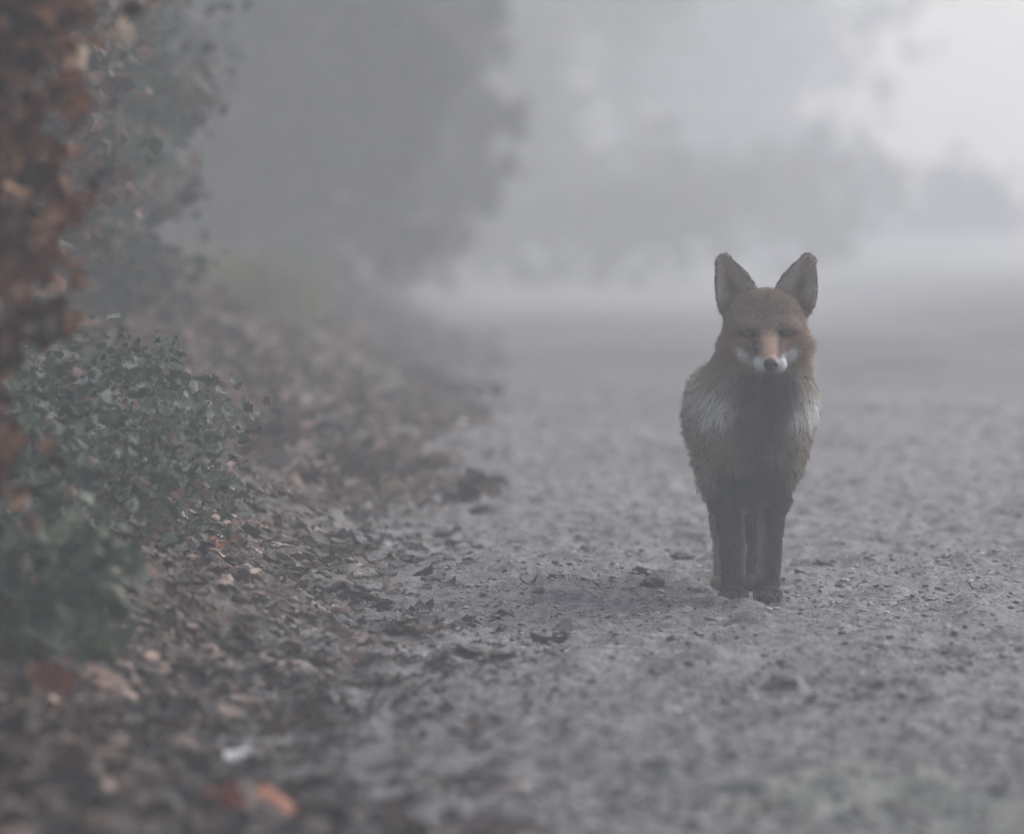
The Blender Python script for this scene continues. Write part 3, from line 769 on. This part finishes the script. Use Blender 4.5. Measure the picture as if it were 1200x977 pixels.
        c = mix((0.20, 0.13, 0.10), isear*(~front)*sstep(1.0, 0.7, hc)); c = mix((0.05, 0.045, 0.045), isear*(~front)*sstep(0.75, 1.0, hc))
        c = mix((0.06, 0.052, 0.052), isear*sstep(0.97, 1.06, rad)*(0.35+0.45*sstep(0.6, 1, hc)))
    return np.clip(c*r.uniform(0.82, 1.18, (m, 1)), 0.01, 0.95)

def to_world(P): return np.stack([P[:, 0]*U, P[:, 1]*U, P[:, 2]*U], 1)
def mat_fur(name, rough=0.6):
    m, nt, b = new_mat(name)
    a = node(nt, 'ShaderNodeAttribute', attribute_name='Col')
    nt.links.new(a.outputs['Color'], b.inputs['Base Color']); b.inputs['Roughness'].default_value = rough
    b.inputs['Specular IOR Level'].default_value = 0.2
    return m
M_skin = mat_fur('fox_coat', 0.8)
M_fur = mat_fur('fox_hair', 0.6)
# normals by sdf gradient
def sdf_n(P):
    e = 1.0; g = np.stack([fox_sdf(P+np.array(o, np.float32)*e)-fox_sdf(P-np.array(o, np.float32)*e) for o in ((1, 0, 0), (0, 1, 0), (0, 0, 1))], 1)
    return g/(np.linalg.norm(g, axis=1)[:, None]+1e-9)
Vx32 = Vx.astype(np.float32); Nx = sdf_n(Vx32)
fox = empty('fox', (FX, FY, FOXZ+0.001))
tag(fox, 'wild red fox standing on the misty track facing the camera, head slightly lowered', 'fox')
body = mesh_np('body', to_world(Vx), Fx, M_skin, fox, fox_col(Vx, Nx)*0.85)

# fur strands
def fur():
    tri = np.vstack([Fx[:, [0, 1, 2]], Fx[:, [0, 2, 3]]])
    A, B_, C_ = Vx[tri[:, 0]], Vx[tri[:, 1]], Vx[tri[:, 2]]
    area = np.linalg.norm(np.cross(B_-A, C_-A), axis=1)
    cen = (A+B_+C_)/3
    head = (cen[:, 2] > 268) & (cen[:, 1] < 22)
    dens = np.where(head, 2.6, 1.0)*np.where(cen[:, 1] < 70, 1.0, 0.22)
    dens = dens*np.where((cen[:, 2] < 130) & (cen[:, 1] < 70), 1.6, 1)
    w = area*dens
    N = 105000
    ti = rng.choice(len(tri), N, p=w/w.sum())
    u, v = rng.random(N), rng.random(N); k = u+v > 1; u[k] = 1-u[k]; v[k] = 1-v[k]
    P = A[ti]+(B_[ti]-A[ti])*u[:, None]+(C_[ti]-A[ti])*v[:, None]
    Nn = sdf_n(P.astype(np.float32))
    x, y, z = P[:, 0], P[:, 1], P[:, 2]
    hd = (z > 268) & (y < 22)
    # keep nose, eyes and soles free
    eye = ((np.hypot((np.abs(x-HX)-21)/8.5, (z-317-0.12*(np.abs(x-HX)-21))/4.8) < 1) & (y < -50))
    nose = (np.hypot(x-HX-3, z-284) < 9.5) & (y < -116)
    ok = ~eye & ~nose & (z > 2.5)
    P, Nn, x, y, z, hd = P[ok], Nn[ok], x[ok], y[ok], z[ok], hd[ok]; n = len(P)
    # length
    L = np.full(n, 15.0)
    L = np.where(hd, 7.5, L)
    muz = sstep(-60, -85, y)*hd; L = L*(1-muz)+3.2*muz
    L = np.where(hd & (z > 345), 6.0, L)
    ax = np.abs(x-HX)
    L = L+hd*10*sstep(32, 48, ax)*sstep(325, 300, z)            # cheek ruffs
    L = L+(~hd)*6*sstep(210, 250, z)*(y < 80)
    leg = sstep(138, 102, z)*(~hd); L = L*(1-leg)+5.5*leg
    L = np.where(z < 22, 3.2, L)
    L = L+10*(y > 345)
    # flow
    fl = np.zeros((n, 3)); fl[:, 2] = -1
    fl[:, 1] += 0.35
    h3 = np.stack([(x-HX)*0.02, np.full(n, 0.9), (z-300)*0.012], 1)
    fl = np.where(hd[:, None], h3, fl)
    back = ((y > 60) & (z > 150))[:, None]; fl = np.where(back, np.array([0, 1.0, -0.35]), fl)
    for e in EARS:
        (bx, bz), rb, (tx, tz), rt = e; dx, dz = tx-bx, tz-bz; h = ((x-bx)*dx+(z-bz)*dz)/(dx*dx+dz*dz)
        rad = np.hypot(x-bx-np.clip(h, 0, 1)*dx, z-bz-np.clip(h, 0, 1)*dz)
        m = (rad < 27)*(h > 0.0)*(y < 20)
        fl = np.where(m[:, None] > 0, np.array([dx/50, 0.15, dz/50]), fl)
        L = np.where((m > 0), 4.2, L)
    fl = fl-Nn*(fl*Nn).sum(1)[:, None]; fl /= np.linalg.norm(fl, axis=1)[:, None]+1e-6
    lift = np.where(hd, 0.35, 0.42)+rng.normal(0, 0.12, n)
    # lift the hair more where it stands off in clumps
    cl = N5(x*0.11+z*0.03, z*0.11+y*0.05); cl2 = N6(x*0.11+3, z*0.10+y*0.06)
    side = np.cross(Nn, fl)
    d0 = fl+Nn*lift[:, None]*1.5+side*(0.45*cl+rng.normal(0, 0.18, n))[:, None]
    d0 /= np.linalg.norm(d0, axis=1)[:, None]
    L = L*rng.uniform(0.65, 1.25, n)*(1+0.22*cl2)
    d1 = fl+Nn*0.12+side*(0.6*cl)[:, None]+rng.normal(0, 0.12, (n, 3)); d1[:, 2] -= 0.12*(~hd)
    d1 /= np.linalg.norm(d1, axis=1)[:, None]
    t = np.array([0, 0.34, 0.68, 1.0])
    pts = np.stack([P-Nn*0.6, P+d0*(L*0.36)[:, None], P+d0*(L*0.6)[:, None]+d1*(L*0.12)[:, None], P+d0*(L*0.72)[:, None]+d1*(L*0.36)[:, None]], 1)
    pts[:, :, 2] = np.maximum(pts[:, :, 2], 0.6)
    wd = np.array([0.34, 0.30, 0.20, 0.03])[None]*np.where(hd, 0.75, 1.2)[:, None]
    col = fox_col(P, Nn)
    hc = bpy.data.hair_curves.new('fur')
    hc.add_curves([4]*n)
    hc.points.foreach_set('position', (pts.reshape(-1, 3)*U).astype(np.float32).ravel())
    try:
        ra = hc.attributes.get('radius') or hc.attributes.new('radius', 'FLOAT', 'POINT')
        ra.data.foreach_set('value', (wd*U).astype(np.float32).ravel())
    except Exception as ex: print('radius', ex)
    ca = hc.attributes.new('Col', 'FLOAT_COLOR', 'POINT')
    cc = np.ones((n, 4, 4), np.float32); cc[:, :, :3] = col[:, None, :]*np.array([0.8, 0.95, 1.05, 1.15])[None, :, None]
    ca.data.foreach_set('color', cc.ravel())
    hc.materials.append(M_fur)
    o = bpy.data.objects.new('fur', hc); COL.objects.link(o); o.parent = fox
fur()
# eyes and nose
def simple(name, base, rough, coat=0.0, spec=0.5):
    m, nt, b = new_mat(name); b.inputs['Base Color'].default_value = (*base, 1); b.inputs['Roughness'].default_value = rough
    b.inputs['Coat Weight'].default_value = coat; b.inputs['Specular IOR Level'].default_value = spec
    return m
M_eye = simple('eye_amber', (0.075, 0.042, 0.016), 0.15, 0.0, 0.4); M_pup = simple('pupil', (0.004, 0.004, 0.004), 0.35, 0.3, 0.3)
def nose_mat():
    m, nt, b = new_mat('nose_skin'); b.inputs['Base Color'].default_value = (0.014, 0.014, 0.016, 1); b.inputs['Roughness'].default_value = 0.45
    v = node(nt, 'ShaderNodeTexVoronoi'); v.inputs['Scale'].default_value = 900
    tc = node(nt, 'ShaderNodeTexCoord'); nt.links.new(tc.outputs['Object'], v.inputs['Vector'])
    bp = node(nt, 'ShaderNodeBump'); bp.inputs['Distance'].default_value = 0.0006; nt.links.new(v.outputs[0], bp.inputs['Height']); nt.links.new(bp.outputs[0], b.inputs['Normal'])
    return m
def ellip(name, c, r, mat, parent, deform=None, seg=28):
    th = np.linspace(0, np.pi, seg//2+1); phi = np.linspace(0, 2*np.pi, seg, endpoint=False)
    T, Pp = np.meshgrid(th, phi, indexing='ij')
    v = np.stack([np.sin(T)*np.cos(Pp), np.cos(T), np.sin(T)*np.sin(Pp)], -1).reshape(-1, 3)
    if deform: v = deform(v)
    v = v*np.array(r)+np.array(c)
    f = []
    for i in range(seg//2):
        for j in range(seg):
            f.append((i*seg+j, i*seg+(j+1) % seg, (i+1)*seg+(j+1) % seg, (i+1)*seg+j))
    return mesh_np(name, v*U, f, mat, parent)
def front_y(x, z):
    ys = np.arange(-150, 0, 0.5, dtype=np.float32); p = np.stack([np.full_like(ys, x), ys, np.full_like(ys, z)], 1)
    d = fox_sdf(p); k = np.argmax(d < 0); return float(ys[k])
for sx in (-1, 1):
    ex = HX+sx*21; ey = front_y(ex, 317)
    e = ellip('eye', (ex, ey+3.0, 317), (7.6, 6.8, 4.4), M_eye, fox)
    ellip('pupil', (ex-sx*0.3, ey-2.6, 316.8), (2.4, 1.8, 3.2), M_pup, e)
def nd(v):
    v = v.copy(); z = v[:, 2]; v[:, 0] *= 1+0.22*np.clip(z, -1, 1)      # wider on top
    for sx in (-1, 1):                                                  # nostrils
        w = np.exp(-(((v[:, 0]-sx*0.5)/0.25)**2+((v[:, 2]+0.1)/0.28)**2))*(v[:, 1] < 0); v[:, 1] += 0.42*w
    return v
ny_ = front_y(HX+3, 284)
ellip('nose', (HX+3, ny_+0.5, 281.5), (8.4, 8.0, 7.8), nose_mat(), fox, nd, 40)
# ------------------------------------------------------------------ air
def haze():
    import bmesh
    bm = bmesh.new(); bmesh.ops.create_cube(bm, size=1)
    me = bpy.data.meshes.new('haze'); bm.to_mesh(me); bm.free()
    o = bpy.data.objects.new('haze', me); COL.objects.link(o)
    o.scale = (150, 210, 16.5); o.location = (0, 70, 16.5/2-2.0)
    m = bpy.data.materials.new('haze'); m.use_nodes = True; nt = m.node_tree; nt.nodes.clear()
    out = node(nt, 'ShaderNodeOutputMaterial'); v = node(nt, 'ShaderNodeVolumePrincipled')
    v.inputs['Color'].default_value = (0.87, 0.912, 0.975, 1); v.inputs['Density'].default_value = 0.0116
    v.inputs['Anisotropy'].default_value = 0.32
    nt.links.new(v.outputs[0], out.inputs['Volume']); me.materials.append(m)
    tag(o, kind='stuff')
haze()

# ------------------------------------------------------------------ light
SUN_EL, SUN_AZ = 32.0, 42.0       # azimuth to the right of the view direction (+Y)
w = bpy.data.worlds.new('World'); S.world = w; w.use_nodes = True
nt = w.node_tree; bg = nt.nodes['Background']
sky = nt.nodes.new('ShaderNodeTexSky'); sky.sky_type = 'NISHITA'; sky.sun_disc = False
sky.sun_elevation = R(SUN_EL); sky.sun_rotation = R(SUN_AZ)
sky.air_density = 1.0; sky.dust_density = 4.0; sky.ozone_density = 1.0
hs = nt.nodes.new('ShaderNodeHueSaturation'); hs.inputs['Saturation'].default_value = 0.7
nt.links.new(sky.outputs[0], hs.inputs['Color']); nt.links.new(hs.outputs[0], bg.inputs['Color']); bg.inputs['Strength'].default_value = 0.15
sl_ = bpy.data.lights.new('sun', 'SUN'); sl_.energy = 1.25; sl_.angle = R(65); sl_.color = (1.0, 0.99, 1.0)
so = bpy.data.objects.new('sun', sl_); COL.objects.link(so)
dirv = Vector((math.sin(R(SUN_AZ))*math.cos(R(SUN_EL)), math.cos(R(SUN_AZ))*math.cos(R(SUN_EL)), math.sin(R(SUN_EL))))
so.rotation_euler = dirv.to_track_quat('Z', 'Y').to_euler(); so.location = dirv*300

# ------------------------------------------------------------------ camera
cam = bpy.data.cameras.new('camera'); co = bpy.data.objects.new('camera', cam); COL.objects.link(co); S.camera = co
cam.sensor_width = 36; cam.lens = 36/(1200*PXA)
co.location = (0, 0, CAM_H); co.rotation_euler = (R(90)-math.atan((488.5-HZ)*PXA), 0, 0)
cam.clip_start = 0.05; cam.clip_end = 2000
cam.dof.use_dof = True; cam.dof.focus_distance = 11.95; cam.dof.aperture_fstop = 5.6

S.render.engine = 'CYCLES'
cy = S.cycles
cy.use_denoising = True
try: cy.denoiser = 'OPENIMAGEDENOISE'; cy.denoising_prefilter = 'ACCURATE'; cy.denoising_input_passes = 'RGB_ALBEDO_NORMAL'
except Exception as ex: print(ex)
cy.max_bounces = 6; cy.diffuse_bounces = 3; cy.glossy_bounces = 2; cy.transmission_bounces = 2; cy.volume_bounces = 3; cy.transparent_max_bounces = 8
cy.use_adaptive_sampling = True; cy.adaptive_threshold = 0.02
cy.sample_clamp_indirect = 6
S.view_settings.view_transform = 'Standard'; S.view_settings.look = 'None'; S.view_settings.gamma = 1
S.view_settings.use_curve_mapping = False
S.view_settings.exposure = 0.62
